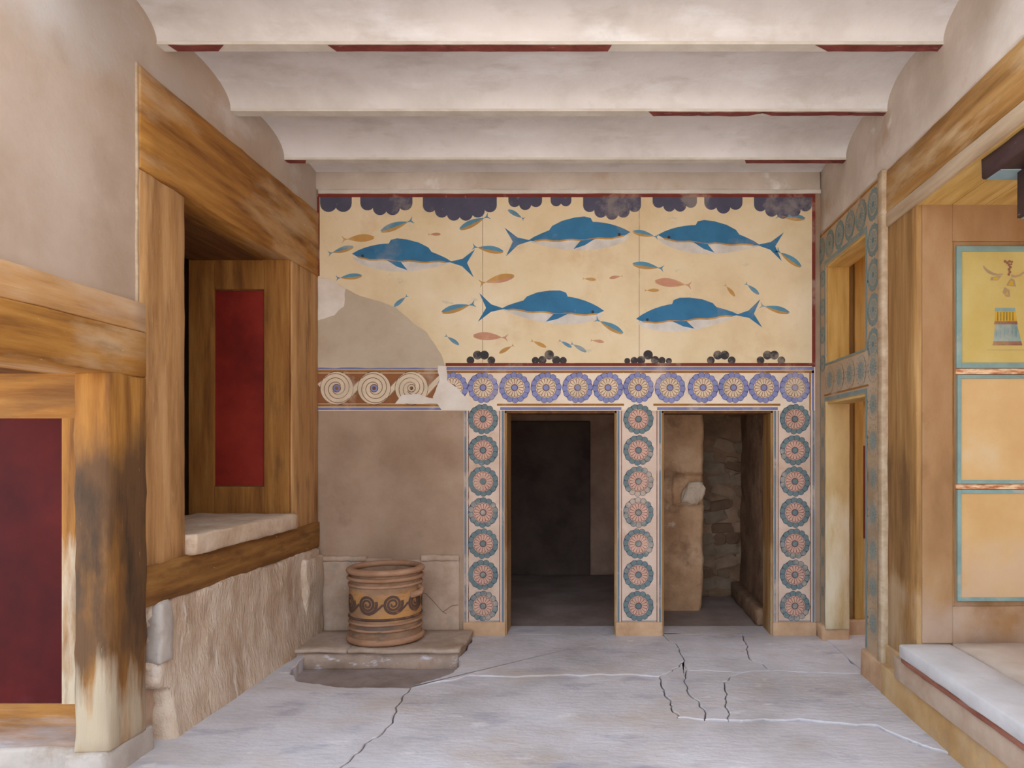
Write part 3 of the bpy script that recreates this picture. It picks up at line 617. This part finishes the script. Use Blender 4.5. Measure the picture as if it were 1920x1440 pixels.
decal('border_lines', wr, onright, [rl(4.99, 6.35, 3.385, 3.405, 'line_ochre', 1), rl(YW0-.045, YW1+.03, 3.12, 3.155, 'teal', 1), rl(YW0-.045, YW0-.005, 2.30, 3.12, 'teal', 1), rl(YW1+.005, YW1+.03, 2.29, 3.12, 'teal', 1),
    rl(4.99, 6.35, 2.285, 2.30, 'teal', 1.2), rl(YW0-.045, YW1+.03, 1.99, 2.02, 'teal', 1), rl(YW0-.07, YW1+.04, 2.03, 2.045, 'line_ochre', 1), rl(YW0-.045, YW0-.005, .2, 1.99, 'teal', 1), rl(YW1+.005, YW1+.03, .15, 1.99, 'teal', 1), rl(4.985, 4.998, .2, 3.40, 'line_ochre', 1), rl(6.335, 6.35, .12, 3.4, 'teal', 1)])
for i in range(6): rosette(RT, wr, (XR-.0015, 5.10+.245*i, 3.265), -PI/2, .86)
for k in range(4): rosette(RT, wr, (XR-.0015, 5.10, 3.02-.237*k), -PI/2, .86); rosette(RT, wr, (XR-.0015, 6.272, 3.02-.237*k), -PI/2, .56)
for i in range(5): rosette(RF, wr, (XR-.0015, 5.10+.245*i, 2.155), -PI/2, .84)
for k in range(7): rosette(RF, wr, (XR-.0015, 5.10, 1.90-.25*k), -PI/2, .86); rosette(RF, wr, (XR-.0015, 6.272, 1.90-.25*k), -PI/2, .56)
worn('edge_trim', XR-.018, XR+.05, 4.90, 4.985, .17, 3.43, 'wood_lintel_pale', wr, .08, .004, .008, 6)
w2 = root('window_2', 'small ochre wooden window opening between bands of faded rosettes', 'window', (1.95, 5.7, 2.3), 'structure')
box('jamb', XR+.008, 2.04, YW1-.02, YW1+.004, 2.28, 3.115, 'wood_yellow', w2, .003); box('jamb', XR+.008, 2.04, YW0-.004, YW0+.02, 2.28, 3.115, 'wood_yellow', w2, .003)
box('head', XR+.008, 2.04, YW0, YW1, 3.095, 3.118, 'wood_soffit', w2, .003); box('sill', XR+.004, 2.06, YW0, YW1, 2.272, 2.296, 'wood_soffit', w2, .003)
d4 = root('door_4', 'narrow ochre doorway under the band of faded rosettes', 'doorway', (1.95, 5.7, 0), 'structure')
worn('jamb', XR-.008, 2.04, YW1-.03, YW1+.004, .10, 1.985, 'ochre_room', d4, .08, .003, .006, 6); box('jamb', XR+.008, 2.04, YW0-.004, YW0+.02, .1, 1.985, 'ochre_room', d4, .003)
box('head', XR+.008, 2.04, YW0, YW1, 1.965, 1.99, 'wood_soffit', d4, .003)
# passage beyond
wp = root('wall_passage', 'yellow ochre passage wall seen through the small door and window', 'wall', (3, 6.5, 0), 'structure')
box('end_wall', 2.03, 6.0, 6.45, 6.65, -.2, 3.5, 'ochre_room', wp, 0); box('passage_roof', 2.03, 2.75, 4.9, 6.65, 3.35, 3.5, 'wood_soffit', wp, 0)
box('frame_post', 2.16, 2.235, 6.40, 6.46, .13, 3.35, 'wood_yellow', wp, .005); box('frame_rail', 2.235, 2.9, 6.41, 6.46, 2.0, 2.25, 'wood_soffit', wp, .005)
box('red_panel', 2.24, 2.75, 6.44, 6.46, .82, 1.62, 'border_red', wp, .003); worn('plinth', 2.03, 2.9, 6.36, 6.46, -.1, .13, 'plinth', wp, .06, .006, .012, 6)
box('passage_floor', 2.0, 6.0, 4.9, 6.6, -.15, .008, 'floor', wp, 0)

# ------------------------------------------------------------------ right opening: pier, lintel, step, painted end wall, column
wa = root('wall_annex', 'brown wooden pier and end wall carrying three framed painted panels', 'wall', (2.5, 4.7, 0), 'structure')
worn('pier', 1.872, 2.10, 4.45, 4.945, .3, 3.06, 'wood_pier', wa, .10, .004, .010, 5)
box('end_wall', 2.095, 6.0, 4.455, 4.95, -.2, 3.5, 'annex_wall', wa, 0)
worn('pier_base', 1.86, 2.1, 4.44, 4.95, -.1, .31, 'riser', wa, .08, .006, .012, 6)
box('corner_stile', 1.90, 2.08, 4.438, 4.46, .44, 3.05, 'annex_wall', wa, .004); box('head_rail', 2.08, 4.2, 4.440, 4.46, 2.83, 3.06, 'annex_wall', wa, .004)
worn('skirting', 2.08, 4.2, 4.435, 4.46, .42, .66, 'annex_wall', wa, .1, .003, .006, 6)
tr = root('trim_6', 'ochre timber lintel and yellow boarded soffit above the stone step', 'lintel', (2.3, 3, 3.05), 'structure')
worn('lintel_beam', 1.862, 2.2, -.5, 4.945, 3.14, 3.425, 'wood_lintel', tr, .12, .006, .012, 4)
worn('lintel_fillet', 1.860, 2.0, -.5, 4.945, 3.05, 3.142, 'wood_lintel_pale', tr, .12, .003, .006, 4)
for x0, x1 in ((1.88, 2.075), (2.08, 2.275), (2.28, 2.475), (2.48, 2.675), (2.68, 2.875), (2.88, 3.075), (3.08, 3.275), (3.28, 3.475), (3.48, 3.70)):
    box('soffit_board', x0, x1, -.5, 4.46, 3.046, 3.09, 'wood_soffit', tr, .004)
box('soffit_deck', 2.1, 3.7, -.5, 4.46, 3.09, 3.42, 'plaster_right', tr, 0)  # deck and outer boards widened out of view to shade the annex

# painted panels
def onannex(x, z, off): return Vector((x, 4.455-off, z))
pan = [(2.104, 2.71, 2.075, 2.80, 'panel_yellow', 'square yellow panel with a small faded figure in a striped skirt'),
       (2.110, 2.71, 1.387, 2.035, 'panel_orange', 'plain orange panel framed in blue below the figure panel'),
       (2.110, 2.71, .690, 1.352, 'panel_orange', 'lowest orange panel framed in worn blue above the skirting')]
for x0, x1, z0, z1, m, lab in pan:
    p = root('painted_panel', lab, 'wall panel', ((x0+x1)/2, 4.455, z0), None, 'framed painted panels on the end wall')
    fld = box('panel_field', x0+.02, x1-.02, 4.444, 4.462, z0+.02, z1-.02, m, p, 0)
    t = .032 if m == 'panel_yellow' else .022
    for a, b, c, d in ((x0, x0+t, z0, z1), (x1-t, x1, z0, z1), (x0+t, x1-t, z0, z0+t), (x0+t, x1-t, z1-t, z1)):
        box('painted_frame', a, b, 4.438, 4.46, c, d, 'panel_blue', p, .001)
    if m == 'panel_yellow':
        k = 4.455/FPX
        def A(px, py): return ((px-VX)*k, CH+(VY-py)*k)
        sx = lambda x: 1760+x/5.144; sy = lambda y: 440+y/5.143
        def Q(*l): return [A(sx(x), sy(y)) for x, y in l]
        F = [(Q((530, 740), (730, 740), (725, 710), (535, 710)), 'panel_blue', 12), (Q((530, 838), (745, 838), (730, 740), (535, 740)), 'fig_yellow', 12), (Q((523, 868), (752, 868), (745, 838), (530, 838)), 'fig_brown', 12),
             (Q((520, 1030), (785, 1030), (745, 868), (535, 868)), 'panel_blue', 12), (Q((508, 1070), (797, 1070), (785, 1030), (520, 1030)), 'fig_brown', 12), (Q((455, 1116), (860, 1116), (860, 1112), (455, 1112)), 'fig_grey', 12),
             (Q((640, 495), (735, 505), (720, 440), (690, 420), (665, 450)), 'fig_grey', 12), (Q((660, 490), (712, 492), (705, 450), (685, 445)), 'fig_yellow', 12.4), (Q((605, 560), (640, 605), (678, 605), (675, 540), (625, 510)), 'fig_grey', 12), (Q((630, 580), (662, 585), (655, 545)), 'fig_yellow', 12.4),
             (Q((488, 445), (560, 445), (600, 400), (495, 415)), 'fig_grey', 12), (Q((515, 440), (555, 440), (575, 412), (520, 420)), 'fig_yellow', 12.4)]
        arm = [(420, 305), (440, 335), (470, 362), (515, 383), (560, 392), (612, 385)]
        F += [(Q(*[(x, y) for x, y in q]), 'fig_grey', 12.2) for q in ribbon(arm, lambda t: 10+18*math.sin(PI*min(1, t+.05)))]
        arm = [(690, 400), (730, 408), (775, 395), (815, 365), (850, 325)]
        F += [(Q(*q), 'fig_grey', 12.2) for q in ribbon(arm, lambda t: 26-14*t)]
        for hx, hy, r in [(630, 262, 14), (650, 275, 14), (672, 262, 13), (695, 268, 12), (668, 295, 14), (680, 318, 14), (668, 340, 14), (675, 365, 14), (665, 388, 13), (690, 290, 10)]:
            F.append(([A(sx(x), sy(y)) for x, y in ring(hx, hy, r, 10)], 'fig_brown', 12.5+.05*(hx % 7)))
        for i in range(6):
            xt = 560+i*29; F.append((Q((xt-4, 832), (xt+4, 832), (xt+3, 748), (xt-3, 748)), 'fig_dark', 12.6))
            xb = 545+i*38; F.append((Q((xb-4, 1000), (xb+5, 1000), (xb+12-i*2, 885), (xb+7-i*2, 885)), 'line_slate', 12.6))
        fx = lambda q: sum(t[0] for t in q[0])/len(q[0]); fz = lambda q: sum(t[1] for t in q[0])/len(q[0])
        zs = A(0, sy(690))[1]; xs = A(sx(625), 0)[0]; zm = A(0, sy(505))[1]; zl = A(0, sy(1090))[1]
        for nm, grp in (('painted_skirt', [q for q in F if zl < fz(q) < zs]), ('painted_line', [q for q in F if fz(q) < zl]), ('painted_sleeve', [q for q in F if fz(q) > zs and fx(q) < xs]),
                        ('painted_torso', [q for q in F if fz(q) > zm and fx(q) >= xs]), ('painted_fragment', [q for q in F if zs < fz(q) <= zm and fx(q) >= xs])):
            if grp: decal(nm, fld, onannex, grp)
for z0, z1 in ((2.04, 2.072), (1.355, 1.384)):
    box('worn_band', 2.104, 2.71, 4.446, 4.46, z0, z1, 'panel_worn', wa, 0)

# stone step
st = root('floor_landing', 'long stone step with pale overhanging slab under the ochre lintel', 'step', (2.2, 2.5, 0), 'structure')
worn('step_slab', 1.765, 2.075, -.4, 4.452, .352, .432, 'step_stone', st, .12, .0025, .010, 5)
worn('slab_edge', 1.775, 1.90, -.4, 4.450, .318, .354, 'step_edge', st, .08, .004, .008, 6)
worn('riser_stone', 1.792, 1.92, -.4, 4.60, .185, .320, 'riser_stone', st, .10, .003, .008, 5)
worn('riser', 1.812, 1.92, -.4, 4.87, -.08, .19, 'riser', st, .10, .003, .008, 5)
worn('landing_slab', 2.08, 3.6, .2, 4.452, .33, .440, 'annex_floor', st, .16, .006, .012, 4)
box('core', 1.91, 3.6, -.4, 4.45, -.2, .33, 'riser_stone', st, 0)
tag(box('court_ground', 3.6, 12, -12, 4.45, -.18, .38, 'ground', None, 0), 'pale paved court beyond the stone landing', 'ground', 'structure')

tag(box('wall_court', 6.2, 6.5, -6, 6.65, -.2, 4.6, 'annex_wall', None, 0), 'unseen court wall beyond the landing, added to cut sky light', 'wall', 'structure')  # out of view; added to hold sky light back from the annex
# column
cl = root('column', 'red column with dark stepped capital painted blue beneath, standing on the landing', 'column', (2.3, 3.35, .44))
worn('abacus', 1.90, 2.70, 2.95, 3.75, 2.945, 3.05, 'capital', cl, .08, .004, .008, 7)
box('capital_underside', 1.92, 2.16, 3.60, 3.735, 2.940, 2.947, 'capital_blue', cl, .001)
worn('capital_block', 2.015, 2.585, 3.065, 3.635, 2.715, 2.945, 'capital', cl, .08, .004, .008, 7)
box('capital_underside', 2.03, 2.57, 3.08, 3.62, 2.711, 2.717, 'capital_blue', cl, .001)
def lathe(name, prof, cx, cy, mat, parent, n=48):
    bm = bmesh.new(); rows = []
    for r, z in prof: rows.append([bm.verts.new((cx+r*math.cos(2*PI*i/n), cy+r*math.sin(2*PI*i/n), z)) for i in range(n)])
    for a, b in zip(rows, rows[1:]):
        for i in range(n): bm.faces.new([a[i], a[(i+1) % n], b[(i+1) % n], b[i]])
    bm.faces.new(rows[0][::-1]); bm.faces.new(rows[-1])
    bmesh.ops.recalc_face_normals(bm, faces=bm.faces)
    return finish(name, bm, mat, parent, True)
lathe('capital_cushion', [(.20, 2.56), (.24, 2.58), (.265, 2.63), (.27, 2.67), (.25, 2.705), (.22, 2.714)], 2.3, 3.35, 'capital', cl)
lathe('shaft', [(.17, .51), (.175, 1.0), (.19, 1.8), (.205, 2.565)], 2.3, 3.35, 'shaft', cl)
lathe('column_base', [(.24, .436), (.25, .45), (.25, .49), (.235, .515)], 2.3, 3.35, 'step_stone', cl)

# ------------------------------------------------------------------ rooms behind the doorways
wi = root('wall_inner', 'rough brown stone walls of the dark rooms behind the doorways', 'wall', (0, 8, 0), 'structure')
worn('back_face', -2.6, .35, 9.4, 9.7, 0, 2.7, 'dark_room', wi, .25, .03, .02, 2)
box('alcove_shade', -1.3, -.155, 9.36, 9.40, 0, 1.94, 'dark_brown', wi, .02)  # dark flat sheet on the wall, painted shade of a deep alcove
worn('side_face', -2.8, -2.5, 6.6, 9.5, 0, 2.7, 'dark_room', wi, .3, .03, .02, 2)
worn('divider', .18, .42, 7.45, 9.5, 0, 2.7, 'dark_room', wi, .25, .03, .02, 2)
worn('rubble_backing', .3, 1.7, 8.04, 8.3, 0, 2.7, 'rough_room', wi, .12, .03, .02, 4)
worn('side_face', 1.485, 1.75, 6.60, 8.2, 0, 2.7, 'rough_room', wi, .12, .02, .02, 4)
box('room_roof', -2.9, 1.86, 6.6, 9.8, 2.6, 2.75, 'dark_room', wi, 0)
worn('low_ledge', 1.38, 1.5, 6.7, 8.05, 0, .16, 'rough_room', wi, .1, .02, .02, 4)
protos = []
for i in range(8):
    ww, hh = .07+.07*random.random(), .04+.04*random.random()
    bm = bmesh.new(); bmesh.ops.create_icosphere(bm, subdivisions=2, radius=1.0)
    for v in bm.verts:
        c = v.co.copy(); s = 1+.25*noise.noise(c*1.6+Vector((i*7.1, 0, 0)))
        q = [math.copysign(abs(t)**.55, t) for t in c]
        v.co = Vector((q[0]*ww*s, q[1]*.05*s, q[2]*hh*s))
    me = bpy.data.meshes.new('stone'); bm.to_mesh(me); bm.free(); me.materials.append(M['rubble%d' % (i % 4)])
    protos.append((me, ww, hh))
z = .06
while z < 2.35:
    x = .95+.05*random.random(); mh = 0
    while x < 1.46:
        me, ww, hh = random.choice(protos)
        if random.random() < .42:
            x += ww*1.5; mh = max(mh, hh*.9); continue
        o = bpy.data.objects.new('stone', me); C.objects.link(o); o.parent = wi
        o.location = Vector((x+ww*.8, 8.058+.016*random.random(), z+hh+.03*random.random()))-wloc(wi); o.rotation_euler = (0, (random.random()-.5)*.6, 0)
        x += ww*1.75; mh = max(mh, hh)
    z += mh*1.75
tag(box('floor_inner', -2.9, 1.86, 6.64, 9.8, -.15, 0, 'floor_dark', None, 0), 'dusty dark floor of the rooms behind the doorways', 'floor', 'structure')
# rough pillar inside the second doorway
pl = root('stone_pillar', 'rough plastered stone pillar with a broken hole inside the doorway', 'pillar', (.7, 7.5, 0))
def ppx(px): return (px-VX)*7.34/FPX
def pz(py): return CH+(VY-py)*7.34/FPX
def pillar():
    bm = bmesh.new(); nx, nz = 40, 110; g = []
    for k in range(nz+1):
        z = 2.62*k/nz; row = []
        xe = ppx(1320)+.02*noise.noise(Vector((z*2.2, 1, 0)))+.012*noise.noise(Vector((z*9, 5, 0)))-.03*max(0, 1-z/.5)
        for i in range(nx+1):
            x = .38+(xe-.38)*i/nx
            y = 7.34+.022*noise.noise(Vector((x*4, z*3, 0)))+.010*noise.noise(Vector((x*13, z*11, 3)))
            if ppx(1262) < x and pz(948)-.04*noise.noise(Vector((x*9, 0, 0))) < z < pz(889): y += .085
            y += .03*max(0, 1-(xe-x)/.03)**2
            row.append(bm.verts.new((x, y, z)))
        row.append(bm.verts.new((xe+.005, 7.55, z))); row.append(bm.verts.new((xe, 7.72, z)))
        g.append(row)
    for k in range(nz):
        for i in range(len(g[0])-1): bm.faces.new([g[k][i], g[k][i+1], g[k+1][i+1], g[k+1][i]])
    l = [(bm.verts.new((.38, 7.72, g[k][0].co.z))) for k in (0, nz)]
    bm.faces.new([g[0][-1], l[0], l[1], g[nz][-1]])
    bm.faces.new([l[0]]+[g[k][0] for k in range(nz+1)]+[l[1]])
    return finish('pillar_shaft', bm, 'pillar', pl, True)
pillar()
def broken_stone():
    bm = bmesh.new(); bmesh.ops.create_icosphere(bm, subdivisions=3, radius=1.0)
    for v in bm.verts:
        c = v.co.copy(); q = [math.copysign(abs(t)**.6, t) for t in c]; s = 1+.25*noise.noise(c*1.5+Vector((4, 1, 0)))
        v.co = Vector(((ppx(1278)+ppx(1322))/2+q[0]*.105*s+q[2]*.035, 7.43+q[1]*.085*s, (pz(950)+pz(905))/2+q[2]*.115*s))
    return finish('broken_stone', bm, 'sill_stone', pl, False)
broken_stone()

# ------------------------------------------------------------------ clay pot
PX, PY, PZ, PR = -1.745, 6.01, .070, .285
pot = root('clay_pot', 'squat brown clay pot painted with dark spirals on the stone ledge', 'pot', (PX, PY, PZ))
R0 = PR
body = [(0.0, 0), (R0*.94, 0), (R0*.99, .05), (R0*.97, .09), (R0*.975, .2), (R0*.985, .34), (R0*.99, .44), (R0*.96, .50), (R0*.955, .56), (R0*.88, .57), (R0*.87, .50), (R0*.88, .1), (0.0, .06)]
bm = bmesh.new(); n = 64; rows = []
for r, z in body[1:-1]: rows.append([bm.verts.new((PX+r*math.cos(2*PI*i/n), PY+r*math.sin(2*PI*i/n), PZ+z)) for i in range(n)])
for a, b in zip(rows, rows[1:]):
    for i in range(n): bm.faces.new([a[i], a[(i+1) % n], b[(i+1) % n], b[i]])
bm.faces.new(rows[0][::-1]); bm.faces.new(rows[-1])
finish('body', bm, 'clay', pot, True)
def torus(name, R, r, z, mat, zs=1.0):
    bm = bmesh.new(); n, m = 64, 10; rows = []
    for i in range(n):
        a = 2*PI*i/n; ww = 1+.04*noise.noise(Vector((math.cos(a)*2, math.sin(a)*2, z*9)))
        rows.append([bm.verts.new((PX+(R+r*ww*math.cos(2*PI*j/m))*math.cos(a), PY+(R+r*ww*math.cos(2*PI*j/m))*math.sin(a), PZ+z+r*zs*math.sin(2*PI*j/m))) for j in range(m)])
    for i in range(n):
        for j in range(m): bm.faces.new([rows[i][j], rows[(i+1) % n][j], rows[(i+1) % n][(j+1) % m], rows[i][(j+1) % m]])
    return finish(name, bm, mat, pot, True)
torus('rim', R0*.955, .034, .562, 'clay_rim', .75); torus('ridge', R0*.985, .020, .505, 'clay_rim', .8); torus('ridge', R0*.985, .012, .455, 'clay_rim')
torus('ridge', R0*.98, .011, .165, 'clay_rim'); torus('ridge', R0*.98, .011, .115, 'clay_rim'); torus('ridge', R0*.98, .010, .205, 'clay_paint'); torus('foot', R0*.975, .026, .028, 'clay_rim')
for ang in (-22, 158):
    a0 = math.radians(ang); bm = bmesh.new(); rows = []
    for i in range(15):
        t = i/14; a = a0-.20+.40*t; rr = R0*.965+.06*math.sin(PI*t)**.7; zz = .425-.05*(1-t)
        rows.append([bm.verts.new((PX+(rr+.022*math.cos(u))*math.cos(a), PY+(rr+.022*math.cos(u))*math.sin(a), PZ+zz+.024*math.sin(u))) for u in [2*PI*j/8 for j in range(8)]])
    for a, b in zip(rows, rows[1:]):
        for j in range(8): bm.faces.new([a[j], a[(j+1) % 8], b[(j+1) % 8], b[j]])
    bm.faces.new(rows[0][::-1]); bm.faces.new(rows[-1]); bmesh.ops.recalc_face_normals(bm, faces=bm.faces)
    finish('handle', bm, 'clay_rim', pot, True)
def onpot(u, v, off):                                  # u = arc length, v = height
    a = -PI/2+u/R0; r = R0*.992+off
    return Vector((PX+r*math.cos(a), PY+r*math.sin(a), PZ+v))
for i in range(9):
    cu = -.46*1.0+i*.199-.4; cv = .325; rad = .078; P = []
    sp = [(cu+(.012+.064*t)*math.cos(5.2*PI*t+PI*.9), cv+(.012+.064*t)*math.sin(5.2*PI*t+PI*.9)) for t in [j/60 for j in range(61)]]
    P += [(q, 'clay_paint', 2.2) for q in ribbon(sp, lambda t: .014+.009*t)]
    tail = [(cu-.076+.12*-t, cv-.0+(-.075*math.sin(PI*.5*t))) for t in [j/10 for j in range(11)]]
    P += [(q, 'clay_paint', 2.0) for q in ribbon(tail, .016)]
    decal('spiral_paint', pot, onpot, P)
